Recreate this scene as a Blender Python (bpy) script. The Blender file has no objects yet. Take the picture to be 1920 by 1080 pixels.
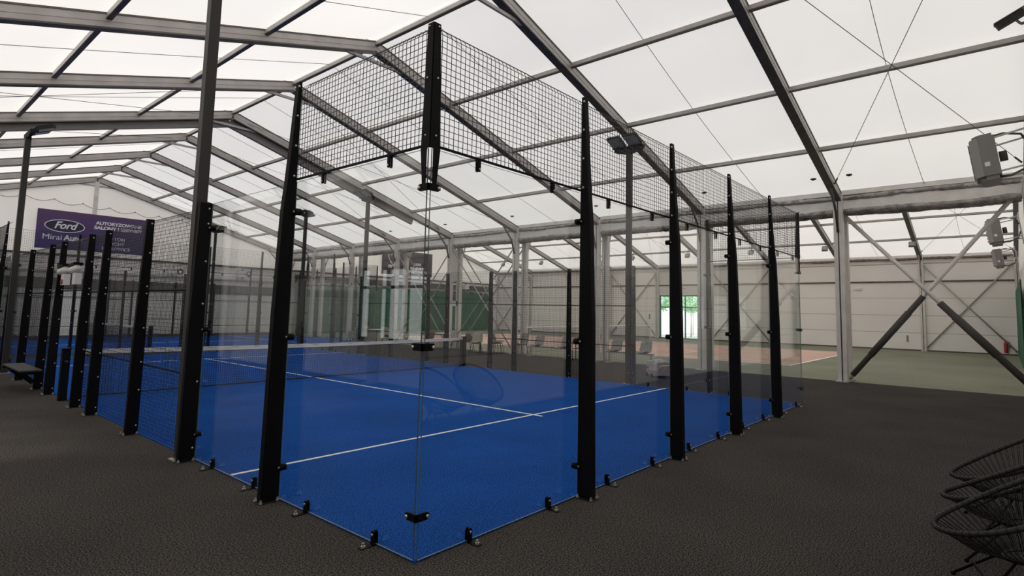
import bpy, math, random
from mathutils import Vector, Matrix
random.seed(4)
C = bpy.context.scene.collection
R = math.radians
S = bpy.context.scene

# ------------------------------------------------------------------ camera
cam_d = bpy.data.cameras.new('camera'); cam = bpy.data.objects.new('camera', cam_d); C.objects.link(cam)
yaw, pitch, roll = 0.6955, 0.0921, 0.0199
f = Vector((math.cos(yaw)*math.cos(pitch), math.sin(yaw)*math.cos(pitch), math.sin(pitch)))
r0 = Vector((math.sin(yaw), -math.cos(yaw), 0)); u0 = r0.cross(f)
rr = r0*math.cos(roll) + u0*math.sin(roll); uu = -r0*math.sin(roll) + u0*math.cos(roll)
M = Matrix((rr, uu, -f)).transposed().to_4x4(); M.translation = (-2.708, -3.278, 1.789)
cam.matrix_world = M
cam_d.sensor_width = 36; cam_d.lens = 1062.3/1920*36
cam_d.shift_x = -(996.5-960)/1920; cam_d.shift_y = (485.4-540)/1920
cam_d.clip_start = .05; cam_d.clip_end = 300
S.camera = cam

# ------------------------------------------------------------------ daylight and exposure
w = bpy.data.worlds.new('world'); S.world = w; w.use_nodes = True
bg = w.node_tree.nodes['Background']; bg.inputs[0].default_value = (.93, .97, 1, 1); bg.inputs[1].default_value = 1.72
sun_d = bpy.data.lights.new('sun', 'SUN'); sun = bpy.data.objects.new('sun', sun_d); C.objects.link(sun)
sun_d.energy = 4.0; sun_d.angle = R(8); sun_d.color = (1, .96, .9)
sun.rotation_euler = Vector((-.85, .2, .5)).to_track_quat('Z', 'Y').to_euler()
S.view_settings.view_transform = 'Standard'; S.view_settings.look = 'None'
S.view_settings.exposure = 0.12; S.view_settings.gamma = 1; S.view_settings.use_curve_mapping = False
S.cycles.transparent_max_bounces = 48
S.cycles.max_bounces = 8
S.cycles.use_denoising = True

# ------------------------------------------------------------------ materials
def new_mat(name):
    m = bpy.data.materials.new(name); m.use_nodes = True
    return m, m.node_tree.nodes, m.node_tree.links, m.node_tree.nodes['Principled BSDF']
def pbr(name, col, rough=.5, metal=0, spec=.5, noise=None, bump=None, col2=None):
    m, n, l, b = new_mat(name)
    b.inputs['Base Color'].default_value = (*col, 1); b.inputs['Roughness'].default_value = rough
    b.inputs['Metallic'].default_value = metal; b.inputs['Specular IOR Level'].default_value = spec
    if noise or bump:
        tc = n.new('ShaderNodeTexCoord')
    if noise:
        t = n.new('ShaderNodeTexNoise'); t.inputs['Scale'].default_value = noise; t.inputs['Detail'].default_value = 4
        l.new(tc.outputs['Object'], t.inputs['Vector'])
        cr = n.new('ShaderNodeValToRGB'); cr.color_ramp.elements[0].position = .35; cr.color_ramp.elements[1].position = .68
        cr.color_ramp.elements[0].color = (*(col2 or [c*.7 for c in col]), 1); cr.color_ramp.elements[1].color = (*col, 1)
        l.new(t.outputs[0], cr.inputs[0]); l.new(cr.outputs[0], b.inputs['Base Color'])
    if bump:
        t = n.new('ShaderNodeTexNoise'); t.inputs['Scale'].default_value = bump[0]; t.inputs['Detail'].default_value = 3
        l.new(tc.outputs['Object'], t.inputs['Vector'])
        bm = n.new('ShaderNodeBump'); bm.inputs['Strength'].default_value = bump[1]; bm.inputs['Distance'].default_value = bump[2]
        l.new(t.outputs[0], bm.inputs['Height']); l.new(bm.outputs[0], b.inputs['Normal'])
    return m

M_ = {}
M_['black'] = pbr('black_powder_coat', (.004, .004, .005), .6, 0, .12)
M_['pole'] = pbr('graphite_pole_paint', (.034, .031, .029), .5, 0, .3)
M_['wire'] = pbr('dark_mesh_wire', (.03, .028, .026), .45, .3)
M_['bolt'] = pbr('zinc_bolt', (.62, .6, .56), .35, .8, bump=(60, .2, .01))
M_['steel'] = pbr('galvanised_steel', (.5, .49, .46), .45, .6, noise=14)
M_['alu'] = pbr('aluminium_profile', (.46, .43, .41), .42, .25, noise=3, col2=(.38, .355, .34))
M_['alu_dark'] = pbr('bronze_aluminium_profile', (.12, .11, .1), .4, .5, noise=5)
M_['column'] = pbr('column_aluminium', (.72, .69, .65), .42, .2, noise=2.5, col2=(.6, .575, .545))
M_['strap'] = pbr('grey_strap', (.3, .28, .26), .7)
M_['track'] = pbr('dark_track_profile', (.2, .185, .17), .5)
M_['sleeve'] = pbr('dark_foam_sleeve', (.07, .065, .06), .8, bump=(30, .3, .01))
M_['carpet'] = None
M_['white'] = pbr('white_line_paint', (.92, .92, .91), .7, noise=60, col2=(.84, .85, .86))
M_['white_plastic'] = pbr('white_plastic', (.75, .74, .72), .4)
M_['red'] = pbr('red_paint', (.35, .02, .015), .4)
M_['tape'] = pbr('white_net_tape', (.78, .76, .72), .7, bump=(90, .2, .005))
M_['netcord'] = pbr('black_net_cord', (.012, .013, .02), .7)
M_['grey_shell'] = pbr('grey_chair_shell', (.27, .26, .245), .55)
M_['taupe'] = pbr('taupe_upholstery', (.3, .26, .23), .8, bump=(120, .3, .004))
M_['foil'] = pbr('crumpled_silver_wrap', (.42, .4, .37), .4, .3, noise=5, col2=(.2, .19, .175), bump=(6, .9, .08))
M_['foil_white'] = pbr('pale_gutter_sheet', (.84, .82, .78), .5, 0, noise=3, col2=(.74, .71, .67), bump=(4, .3, .03))
M_['brown_roll'] = pbr('dusty_brown_wrap', (.26, .2, .16), .6, .1, noise=6, col2=(.15, .12, .1), bump=(6, .8, .06))
M_['heater'] = pbr('grey_heater_casing', (.2, .19, .18), .45, .2)
M_['heater_light'] = pbr('pale_heater_front', (.34, .33, .31), .4, .2)
M_['rim'] = pbr('charcoal_tube', (.022, .021, .02), .6, 0, .3)
M_['cord'] = pbr('black_pvc_cord', (.006, .006, .006), .5, 0, .25)
M_['lampglass'] = pbr('floodlight_glass', (.35, .34, .32), .25)
M_['green_frame'] = pbr('dark_green_frame', (.02, .09, .06), .4)
M_['curtain'] = pbr('green_curtain', (.022, .14, .07), .6, noise=1.5, col2=(.012, .08, .04))
M_['grey_tarp'] = pbr('dark_grey_tarp', (.1, .1, .1), .7, noise=2)
M_['leaf'] = pbr('overexposed_green_leaves', (.5, .8, .5), .6, noise=3)  # leaf colour lightened to look overexposed by the daylight outside
M_['bark'] = pbr('bark', (.55, .5, .42), .9)  # paled so the trunk fits the overexposed view through the door
M_['ground'] = pbr('overexposed_concrete', (.85, .85, .83), .9, noise=.6)  # near white base colour stands for bright sunlit ground
M_['wood_top'] = pbr('bench_top', (.055, .05, .045), .45, noise=6)
M_['silver'] = pbr('silver_case', (.75, .74, .72), .35, .35)
M_['pinkish'] = pbr('dusty_pink_plastic', (.42, .33, .31), .6)
M_['orange'] = pbr('orange_plastic', (.5, .18, .05), .5)
M_['purple'] = None

# speckled carpet and turf: colour noise at fibre scale with bump
def fibre(name, c1, c2, scale, big, bump=.5, rough=.95):
    m, n, l, b = new_mat(name)
    tc = n.new('ShaderNodeTexCoord')
    t = n.new('ShaderNodeTexNoise'); t.inputs['Scale'].default_value = scale; t.inputs['Detail'].default_value = 3
    t2 = n.new('ShaderNodeTexNoise'); t2.inputs['Scale'].default_value = big; t2.inputs['Detail'].default_value = 4
    for x in (t, t2): l.new(tc.outputs['Object'], x.inputs['Vector'])
    cr = n.new('ShaderNodeValToRGB'); cr.color_ramp.elements[0].position = .4; cr.color_ramp.elements[1].position = .62
    cr.color_ramp.elements[0].color = (*c1, 1); cr.color_ramp.elements[1].color = (*c2, 1)
    l.new(t.outputs[0], cr.inputs[0])
    mr = n.new('ShaderNodeMapRange'); mr.inputs[1].default_value = .3; mr.inputs[2].default_value = .7
    mr.inputs[3].default_value = .86; mr.inputs[4].default_value = 1.12
    l.new(t2.outputs[0], mr.inputs[0])
    mx = n.new('ShaderNodeVectorMath'); mx.operation = 'SCALE'
    l.new(cr.outputs[0], mx.inputs[0]); l.new(mr.outputs[0], mx.inputs['Scale'])
    l.new(mx.outputs[0], b.inputs['Base Color'])
    b.inputs['Roughness'].default_value = rough; b.inputs['Specular IOR Level'].default_value = .05
    bm = n.new('ShaderNodeBump'); bm.inputs['Strength'].default_value = bump; bm.inputs['Distance'].default_value = .01
    l.new(t.outputs[0], bm.inputs['Height']); l.new(bm.outputs[0], b.inputs['Normal'])
    return m
M_['carpet'] = fibre('anthracite_carpet', (.012, .0105, .0095), (.115, .103, .094), 85, .7, .55)
M_['turf'] = fibre('blue_turf', (.003, .036, .19), (.012, .118, .48), 75, .8, .5)
M_['green_floor'] = fibre('green_sports_floor', (.19, .2, .145), (.225, .235, .175), 14, .35, .1, .6)
M_['red_floor'] = fibre('brick_red_sports_floor', (.56, .38, .32), (.64, .44, .37), 14, .35, .1, .6)

def fabric(name, col, trans=.5, seam=0):
    m, n, l, b = new_mat(name)
    out = n['Material Output']
    tr = n.new('ShaderNodeBsdfTranslucent'); df = n.new('ShaderNodeBsdfDiffuse'); mx = n.new('ShaderNodeMixShader')
    tc = n.new('ShaderNodeTexCoord'); t = n.new('ShaderNodeTexNoise'); t.inputs['Scale'].default_value = .35; t.inputs['Detail'].default_value = 5
    l.new(tc.outputs['Object'], t.inputs['Vector'])
    cr = n.new('ShaderNodeValToRGB'); cr.color_ramp.elements[0].position = .3; cr.color_ramp.elements[1].position = .7
    cr.color_ramp.elements[0].color = (*[c*.95 for c in col], 1); cr.color_ramp.elements[1].color = (*col, 1)
    l.new(t.outputs[0], cr.inputs[0]); l.new(cr.outputs[0], tr.inputs[0]); l.new(cr.outputs[0], df.inputs[0])
    mx.inputs[0].default_value = 1-trans
    l.new(tr.outputs[0], mx.inputs[1]); l.new(df.outputs[0], mx.inputs[2]); l.new(mx.outputs[0], out.inputs[0])
    return m
M_['fabric'] = fabric('white_pvc_membrane', (.92, .865, .815), .37)
M_['fabric_wall'] = fabric('white_pvc_gable', (.86, .83, .8), .42)
M_['fabric_side'] = fabric('translucent_side_membrane', (.88, .84, .8), .34)

def panelled(name, col, axis_period, line, dark=.6):
    # sandwich panels: a thin darker joint every axis_period metres of height
    m, n, l, b = new_mat(name)
    tc = n.new('ShaderNodeTexCoord'); sp = n.new('ShaderNodeSeparateXYZ'); l.new(tc.outputs['Object'], sp.inputs[0])
    d = n.new('ShaderNodeMath'); d.operation = 'DIVIDE'; d.inputs[1].default_value = axis_period; l.new(sp.outputs['Z'], d.inputs[0])
    fr = n.new('ShaderNodeMath'); fr.operation = 'FRACT'; l.new(d.outputs[0], fr.inputs[0])
    lt = n.new('ShaderNodeMath'); lt.operation = 'LESS_THAN'; lt.inputs[1].default_value = line/axis_period; l.new(fr.outputs[0], lt.inputs[0])
    t = n.new('ShaderNodeTexNoise'); t.inputs['Scale'].default_value = .4; l.new(tc.outputs['Object'], t.inputs['Vector'])
    mr = n.new('ShaderNodeMapRange'); mr.inputs[3].default_value = .9; mr.inputs[4].default_value = 1.05; l.new(t.outputs[0], mr.inputs[0])
    mx = n.new('ShaderNodeMix'); mx.data_type = 'RGBA'
    mx.inputs[6].default_value = (*col, 1); mx.inputs[7].default_value = (*[c*dark for c in col], 1)
    l.new(lt.outputs[0], mx.inputs[0])
    v = n.new('ShaderNodeVectorMath'); v.operation = 'SCALE'; l.new(mx.outputs[2], v.inputs[0]); l.new(mr.outputs[0], v.inputs['Scale'])
    l.new(v.outputs[0], b.inputs['Base Color']); b.inputs['Roughness'].default_value = .5
    return m
M_['panel'] = panelled('pale_sandwich_panel', (.9, .865, .83), .98, .035)

def glass(name, tint, rcol=(1, 1, 1)):
    # clear sheet: straight-through transmission plus mirror reflection after Schlick
    m, n, l, b = new_mat(name); out = n['Material Output']
    g = n.new('ShaderNodeNewGeometry'); dt = n.new('ShaderNodeVectorMath'); dt.operation = 'DOT_PRODUCT'
    l.new(g.outputs['Incoming'], dt.inputs[0]); l.new(g.outputs['Normal'], dt.inputs[1])
    ab = n.new('ShaderNodeMath'); ab.operation = 'ABSOLUTE'; l.new(dt.outputs['Value'], ab.inputs[0])
    om = n.new('ShaderNodeMath'); om.operation = 'SUBTRACT'; om.inputs[0].default_value = 1; l.new(ab.outputs[0], om.inputs[1])
    pw = n.new('ShaderNodeMath'); pw.operation = 'POWER'; pw.inputs[1].default_value = 5; l.new(om.outputs[0], pw.inputs[0])
    ma = n.new('ShaderNodeMath'); ma.operation = 'MULTIPLY_ADD'; ma.inputs[1].default_value = .955; ma.inputs[2].default_value = .045; l.new(pw.outputs[0], ma.inputs[0])
    ts = n.new('ShaderNodeBsdfTransparent'); ts.inputs[0].default_value = (*tint, 1)
    gl = n.new('ShaderNodeBsdfGlossy'); gl.inputs['Roughness'].default_value = 0; gl.inputs[0].default_value = (*rcol, 1)
    mx = n.new('ShaderNodeMixShader'); l.new(ma.outputs[0], mx.inputs[0]); l.new(ts.outputs[0], mx.inputs[1]); l.new(gl.outputs[0], mx.inputs[2])
    l.new(mx.outputs[0], out.inputs[0])
    return m
M_['glass'] = glass('clear_court_glass', (.972, .985, .98))
M_['glass_edge'] = pbr('ground_glass_edge', (.1, .14, .125), .3)

# ------------------------------------------------------------------ mesh helpers
class MB:
    def __init__(s): s.v = []; s.f = []; s.m = []; s.sm = []
    def add(s, vs, fs, mat=0, smooth=False):
        o = len(s.v); s.v += [tuple(v) for v in vs]
        for q in fs: s.f.append(tuple(i+o for i in q)); s.m.append(mat); s.sm.append(smooth)
    def box(s, a, b, mat=0):
        x0, y0, z0 = a; x1, y1, z1 = b
        s.add([(x0,y0,z0),(x1,y0,z0),(x1,y1,z0),(x0,y1,z0),(x0,y0,z1),(x1,y0,z1),(x1,y1,z1),(x0,y1,z1)],
              [(0,3,2,1),(4,5,6,7),(0,1,5,4),(1,2,6,5),(2,3,7,6),(3,0,4,7)], mat)
    def obox(s, c, ax, ay, az, mat=0):
        c, ax, ay, az = map(Vector, (c, ax, ay, az)); vs = []
        for k in (-1, 1):
            for i, j in ((-1,-1),(1,-1),(1,1),(-1,1)): vs.append(c+ax*i+ay*j+az*k)
        s.add(vs, [(0,3,2,1),(4,5,6,7),(0,1,5,4),(1,2,6,5),(2,3,7,6),(3,0,4,7)], mat)
    def beam(s, p, q, w, h, up=(0,0,1), mat=0):
        p, q = Vector(p), Vector(q); d = (q-p); a = d.normalized(); u = Vector(up); sd = a.cross(u)
        if sd.length < 1e-5: sd = a.cross(Vector((1,0,0)))
        sd.normalize(); u = sd.cross(a).normalized()
        s.obox((p+q)/2, d/2, sd*w/2, u*h/2, mat)
    def tube(s, pts, r, n=8, mat=0, closed=False, cap=True, smooth=True):
        pts = [Vector(p) for p in pts]; N = len(pts); rs = r if isinstance(r, (list, tuple)) else [r]*N
        vs = []; up = None
        for i, p in enumerate(pts):
            if closed: t = pts[(i+1) % N]-pts[i-1]
            else: t = pts[min(i+1, N-1)]-pts[max(i-1, 0)]
            t.normalize()
            if up is None:
                up = t.orthogonal().normalized()
            up = (up-t*up.dot(t))
            if up.length < 1e-6: up = t.orthogonal()
            up.normalize(); sd = t.cross(up)
            for k in range(n):
                a = 2*math.pi*k/n; vs.append(p+(up*math.cos(a)+sd*math.sin(a))*rs[i])
        fs = []
        for i in range(N if closed else N-1):
            j = (i+1) % N
            for k in range(n): fs.append((i*n+k, i*n+(k+1) % n, j*n+(k+1) % n, j*n+k))
        if cap and not closed:
            fs.append(tuple(range(n-1, -1, -1))); fs.append(tuple((N-1)*n+k for k in range(n)))
        s.add(vs, fs, mat, smooth)
    def cyl(s, p, q, r, n=12, mat=0): s.tube([p, q], r, n, mat, smooth=n > 8)
    def prism(s, poly, axis, a, b, mat=0):
        # polygon in the plane across 'axis' ('x': (y,z), 'y': (x,z), 'z': (x,y)) extruded from a to b
        def P(u, t):
            return {'x': (t, u[0], u[1]), 'y': (u[0], t, u[1]), 'z': (u[0], u[1], t)}[axis]
        n = len(poly); vs = [P(u, a) for u in poly]+[P(u, b) for u in poly]
        fs = [tuple(range(n)), tuple(range(2*n-1, n-1, -1))]+[(i, i+n, (i+1) % n+n, (i+1) % n) for i in range(n)]
        s.add(vs, fs, mat)
    def lathe(s, prof, c=(0,0,0), n=20, mat=0):
        vs = []; fs = []
        for r, z in prof:
            for k in range(n):
                a = 2*math.pi*k/n; vs.append((c[0]+r*math.cos(a), c[1]+r*math.sin(a), c[2]+z))
        for i in range(len(prof)-1):
            for k in range(n): fs.append((i*n+k, i*n+(k+1) % n, (i+1)*n+(k+1) % n, (i+1)*n+k))
        s.add(vs, fs, mat, True)
    def ball(s, c, r, mat=0, n=8):
        s.lathe([(max(1e-4, r*math.sin(math.pi*i/5)), -r*math.cos(math.pi*i/5)) for i in range(6)], c, n, mat)
    def mesh(s, name, mats):
        me = bpy.data.meshes.new(name); me.from_pydata(s.v, [], s.f)
        for m in (mats if isinstance(mats, (list, tuple)) else [mats]): me.materials.append(M_[m] if isinstance(m, str) else m)
        me.polygons.foreach_set('material_index', s.m); me.polygons.foreach_set('use_smooth', s.sm); me.update()
        return me
    def build(s, name, mats, parent=None, mw=None):
        return obj(name, s.mesh(name, mats), parent, mw)
def obj(name, me, parent=None, mw=None):
    o = bpy.data.objects.new(name, me); C.objects.link(o)
    if parent: o.parent = parent
    if mw is not None: o.matrix_local = mw
    return o
def tag(o, label, cat, group=None, kind=None):
    if label: o['label'] = label
    if cat: o['category'] = cat
    if group: o['group'] = group
    if kind: o['kind'] = kind
    return o
def thing(name, label, cat, mw=None, group=None):
    o = bpy.data.objects.new(name, None); C.objects.link(o); o.empty_display_size = .1
    if mw is not None: o.matrix_world = mw if isinstance(mw, Matrix) else Matrix.Translation(mw)
    return tag(o, label, cat, group)
KIDS = {}
def dup(root, mw, label, group=None):
    r = root.copy(); C.objects.link(r); r.matrix_world = mw if isinstance(mw, Matrix) else Matrix.Translation(mw)
    r['label'] = label
    if group: r['group'] = group
    for ch in KIDS.setdefault(root.name, list(root.children)):
        c = ch.copy(); C.objects.link(c); c.parent = r
        for g in KIDS.setdefault(ch.name, list(ch.children)):
            d = g.copy(); C.objects.link(d); d.parent = c
    return r
class Proto:
    """first use moves the built thing itself, later uses copy it"""
    def __init__(s, build): s.build = build; s.root = None
    def put(s, mw, label, group=None):
        if s.root is None:
            s.root = s.build(); s.root.matrix_world = mw if isinstance(mw, Matrix) else Matrix.Translation(mw)
            s.root['label'] = label
            if group: s.root['group'] = group
            KIDS[s.root.name] = list(s.root.children)
            for ch in s.root.children: KIDS[ch.name] = list(ch.children)
            return s.root
        return dup(s.root, mw, label, group)
def struct(name, mb, mats): return tag(mb.build(name, mats), None, None, kind='structure')
ORD = ['first','second','third','fourth','fifth','sixth','seventh','eighth','ninth','tenth','eleventh','twelfth','thirteenth']
T = lambda x, y, z=0: Matrix.Translation((x, y, z))
RZ = lambda d: Matrix.Rotation(R(d), 4, 'Z')

# ------------------------------------------------------------------ hall shell (metres; origin at the near glass corner of the court)
XR, ZR, XE, ZE, XL = 5.12, 8.42, 15.4, 5.42, -5.6
YN, BAY, NB = -3.83, 4.1, 9            # frames at YN + k*BAY
YF = YN+BAY*NB                          # 33.07
XE2, XR2, XW = 15.7, 25.87, 36.05
mb = MB(); mb.box((-6, YN-.3, -.12), (15.38, YF+.3, 0)); struct('floor', mb, 'carpet')
mb = MB(); mb.box((15.38, YN-.3, -.12), (XW+.2, YF+.3, -.001)); struct('floor', mb, 'green_floor')
def roof(name, xl, zl, xr, zr, xe, ze):
    mb = MB(); nx, ny = 16, NB*6
    for (xa, za, xb, zb) in ((xl, zl, xr, zr), (xr, zr, xe, ze)):
        vs = []; fs = []
        for j in range(ny+1):
            y = YN-.1+(YF+.2-YN)*j/ny; fy = ((y-YN)/BAY) % 1
            for i in range(nx+1):
                t = i/nx; fx = (t*4) % 1
                bul = .05*math.sin(math.pi*fx)*math.sin(math.pi*fy)
                vs.append((xa+(xb-xa)*t, y, za+(zb-za)*t+bul))
        for j in range(ny):
            for i in range(nx):
                a = j*(nx+1)+i; fs.append((a, a+1, a+nx+2, a+nx+1))
        mb.add(vs, fs, 0, True)
    o = struct(name, mb, 'fabric')
    return o
roof('ceiling', XL, 5.25, XR, ZR, XE, ZE)
roof('ceiling', XE2, ZE, XR2, ZR, XW, ZE)

def gable(name, y, x0, z0, xr, x1, zsplit, lower, upper='fabric_wall', hole=None):
    mb = MB(); th = .1; ya, yb = (y, y+th) if y > 0 else (y-th, y)
    x1z = ZE if x1 > 0 else ZE
    up = [(x0, zsplit), (x1, zsplit), (x1, ZE), (xr, ZR), (x0, z0)]
    mb.prism(up, 'y', ya, yb, 1)
    if hole:
        a, b, c, d = hole
        mb.box((x0, ya, 0), (a, yb, zsplit)); mb.box((b, ya, 0), (x1, yb, zsplit))
        mb.box((a, ya, 0), (b, yb, c)); mb.box((a, ya, d), (b, yb, zsplit))
    else: mb.box((x0, ya, 0), (x1, yb, zsplit))
    return struct(name, mb, [lower, upper])
gable('wall_far', YF, XL, 5.25, XR, XE+.15, 4.15, 'panel')
gable('wall_far', YF, XE+.15, ZE, XR2, XW, 4.15, 'panel')
gable('wall_near', YN-.12, XL, 5.25, XR, XE+.15, 2.6, 'panel', 'fabric_side')
gable('wall_near', YN-.12, XE+.15, ZE, XR2, XW, 4.15, 'panel')
# side walls
mb = MB(); y0, y1 = YN-.12, YF+.1
WY0, WY1, WZ0, WZ1 = 6.45, 9.4, 1.0, 2.8
mb.box((XL-.1, y0, 0), (XL, y1, WZ0)); mb.box((XL-.1, y0, WZ0), (XL, WY0, 3.0)); mb.box((XL-.1, WY1, WZ0), (XL, y1, 3.0)); mb.box((XL-.1, WY0, WZ1), (XL, WY1, 3.0))
mb.box((XL-.1, y0, 3.0), (XL, y1, 5.25), 1); struct('wall_left', mb, ['panel', 'fabric_side'])
DY0, DY1, DZ = 13.5, 16.5, 3.15
mb = MB(); mb.box((XW, y0, 0), (XW+.12, DY0, 5.42)); mb.box((XW, DY1, 0), (XW+.12, y1, 5.42)); mb.box((XW, DY0, DZ), (XW+.12, DY1, 5.42))
struct('wall_right', mb, 'panel')
mb = MB(); mb.box((XW-.03, y0+.1, 0), (XW, DY0, .07)); mb.box((XW-.03, DY1, 0), (XW, y1-.1, .07)); struct('baseboard_right', mb, 'alu_dark')
mb = MB(); mb.box((XW-.06, y0+.1, 3.86), (XW-.001, y1-.1, 3.94)); struct('trim_1', mb, 'alu_dark')
mb = MB(); mb.box((XW-.05, y0+.1, 4.95), (XW-.001, y1-.1, 5.12)); struct('trim_2', mb, 'white_plastic')
mb = MB(); mb.box((XL, YF-.06, 4.1), (XE, YF-.001, 4.2)); struct('trim_3', mb, 'alu_dark')
mb = MB(); mb.box((XE2, YF-.06, 4.1), (XW, YF-.001, 4.2)); struct('trim_4', mb, 'alu_dark')
mb = MB(); mb.box((XL, YF-.04, 0), (XE, YF-.001, .12)); struct('baseboard_far', mb, 'alu_dark')

# dark service band, whitish ledge on the far gable of the front hall
mb = MB(); mb.box((XL, YF-.05, 2.45), (XE, YF-.002, 2.98)); struct('trim_5', mb, 'grey_tarp')
mb = MB(); mb.box((XL, YF-.12, 3.28), (XE, YF-.002, 3.36)); struct('trim_6', mb, 'alu')

# door in the right wall and window in the near wall
def glazed(name, x0, y0, x1, y1, z0, z1, cols, rows, mat, axis):
    d = thing(name, None, None, (0, 0, 0)); del_ = d
    d['kind'] = 'structure'
    def bar(name_, a, b, za, zb, t=.06):
        mb = MB()
        if axis == 'x': mb.box((x0-t, a, za), (x0+t, b, zb))
        else: mb.box((a, y0-t, za), (b, y0+t, zb))
        return mb
    lo, hi = (y0, y1) if axis == 'x' else (x0, x1)
    mb = MB()
    for a, b, za, zb in ((lo, lo+.07, z0, z1), (hi-.07, hi, z0, z1), (lo, hi, z1-.07, z1), (lo, hi, z0, z0+.07)):
        q = bar('', a, b, za, zb); mb.add(q.v, q.f)
    mb.build(name+'_frame' if False else 'frame', mat, d)
    mb = MB()
    for c in cols:
        q = bar('', c-.035, c+.035, z0, z1, .045); mb.add(q.v, q.f)
    for zz in rows:
        q = bar('', lo, hi, zz-.035, zz+.035, .045); mb.add(q.v, q.f)
    mb.build('mullion', mat, d)
    mb = MB()
    if axis == 'x': mb.box((x0-.006, lo, z0), (x0+.006, hi, z1))
    else: mb.box((lo, y0-.006, z0), (hi, y0+.006, z1))
    mb.build('pane', 'glass', d)
    return d
glazed('door_1', XW+.05, DY0, XW+.05, DY1, 0, DZ, [14.5, 15.35], [2.28], 'green_frame', 'x')
glazed('window_1', XL-.05, WY0, XL-.05, WY1, WZ0, WZ1, [7.45, 8.2, 8.9], [2.3], 'green_frame', 'x')

# outside: paved ground and shrubs behind the glazing
mb = MB(); mb.box((-60, -60, -.3), (90, 90, -.15)); tag(mb.build('outdoor_ground', 'ground'), None, None, kind='structure')
def shrub():
    t = thing('garden_shrub', '', 'shrub', (0, 0, 0))
    mb = MB(); rnd = random.Random(3)
    for i in range(900):
        a = rnd.uniform(0, 6.283); u = rnd.uniform(-1, 1); q = rnd.uniform(.6, 1)
        p = Vector((math.cos(a)*math.sqrt(1-u*u), math.sin(a)*math.sqrt(1-u*u), u*1.05))*q*1.4+Vector((0, 0, 3.3))
        d = Vector((rnd.uniform(-1, 1), rnd.uniform(-1, 1), rnd.uniform(-1, 1))).normalized()*.16; e = d.orthogonal().normalized()*.08
        mb.add([p-d, p+e, p+d, p-e], [(0, 1, 2, 3)])
    mb.build('foliage', 'leaf', t)
    mb = MB(); mb.tube([(0, 0, -.15), (.05, 0, 1.2), (0, .04, 2.8)], [.06, .05, .03], 8); mb.build('trunk', 'bark', t)
    return t
sh = Proto(shrub)
for (x, y, d) in ((44, 17.6, 'seen through the first pane of the glazed door'), (45.5, 21.5, 'farther along beyond the jamb of the glazed door'), (48, 19.2, 'seen through the middle pane of the glazed door')):
    sh.put(T(x, y), 'overexposed green shrub outside, '+d, 'garden shrubs outside the door')

# ------------------------------------------------------------------ tent frames, purlins, seams, gutter
def rafter_pts(hall):
    return ((XL+.1, 5.07), (XR, 8.23), (15.25, 5.22)) if hall == 1 else ((15.85, 5.22), (XR2, 8.23), (35.95, 5.22))
def portal(hall, gableend=False):
    t = thing('tent_frame', '', 'roof frame', (0, 0, 0))
    (xa, za), (xr, zr), (xb, zb) = rafter_pts(hall)
    for (x0, z0), (x1, z1) in (((xa, za), (xr, zr)), ((xb, zb), (xr, zr))):
        mb = MB(); mb.beam((x0, 0, z0), (x1, 0, z1), .17, .22)
        mb.beam((x0, 0, z0), (x1, 0, z1), .185, .03)                       # side groove lip
        d = Vector((x1-x0, 0, z1-z0)).normalized(); nrm = Vector((-d.z, 0, d.x)) if x1 > x0 else Vector((d.z, 0, -d.x))
        for sgn in (-1, 1):
            o = nrm*sgn*.125; mb.beam(Vector((x0, 0, z0))+o, Vector((x1, 0, z1))+o, .2, .03, mat=1)
        mb.build('rafter', ['alu', 'alu_dark'], t)
    mb = MB(); mb.beam((xr-1.0, 0, zr-.36), (xr+1.0, 0, zr-.36), .06, .07); mb.build('ridge_tie', 'alu', t)
    mb = MB(); mb.box((xr-.28, -.075, zr-.16), (xr+.28, .075, zr+.1)); mb.ball((xr-.18, -.08, zr-.05), .015); mb.ball((xr+.18, -.08, zr-.05), .015); mb.build('ridge_plate', 'column', t)
    for x, sgn in ((xa, 1), (xb, -1)):
        zc = za if sgn > 0 else zb
        mb = MB()
        for dy in (-.07, .07): mb.box((x-.085, dy-.052, .02), (x+.085, dy+.052, zc+.05))
        mb.box((x-.05, -.03, .02), (x+.05, .03, zc), 1); mb.build('column', ['column', 'alu_dark'], t)
        mb = MB(); mb.box((x-.2, -.16, 0), (x+.2, .16, .02)); mb.cyl((x-.15, -.12, 0), (x-.15, -.12, .05), .02, 6); mb.cyl((x+.15, -.12, 0), (x+.15, -.12, .05), .02, 6); mb.build('base_plate', 'steel', t)
        mb = MB(); mb.tube([(x+sgn*.12, 0, 4.2), (x+sgn*.3, 0, 4.75), (x+sgn*.98, 0, zc+.24)], .035, 8); mb.build('knee_brace', 'alu_dark' if hall == 1 else 'alu', t)
    return t
p1, p2 = Proto(lambda: portal(1)), Proto(lambda: portal(2))
for k in range(NB+1):
    y = YN+k*BAY + (-.04 if k == 0 else .0 if k == NB else 0)
    where = 'against the near gable wall' if k == 0 else ('against the gable with the purple banner' if k == NB else ORD[k-1]+' from the near gable wall')
    p1.put(T(0, y), 'grey aluminium roof frame of the padel hall, '+where, 'roof frames of the padel hall')
    where = where.replace('the gable with the purple banner', 'the far gable with the green curtain')
    p2.put(T(0, y), 'grey aluminium roof frame of the tennis hall, '+where, 'roof frames of the tennis hall')
def purlin(x, z, label, nm='roof_purlin'):
    mb = MB(); mb.box((x-.04, YN+.02, z-.04), (x+.04, YF-.02, z+.05)); mb.box((x-.043, YN+.02, z-.062), (x+.043, YF-.02, z-.04), 1)
    tag(mb.build(nm, ['alu', 'alu_dark']), label, 'purlin', 'roof purlins')
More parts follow.
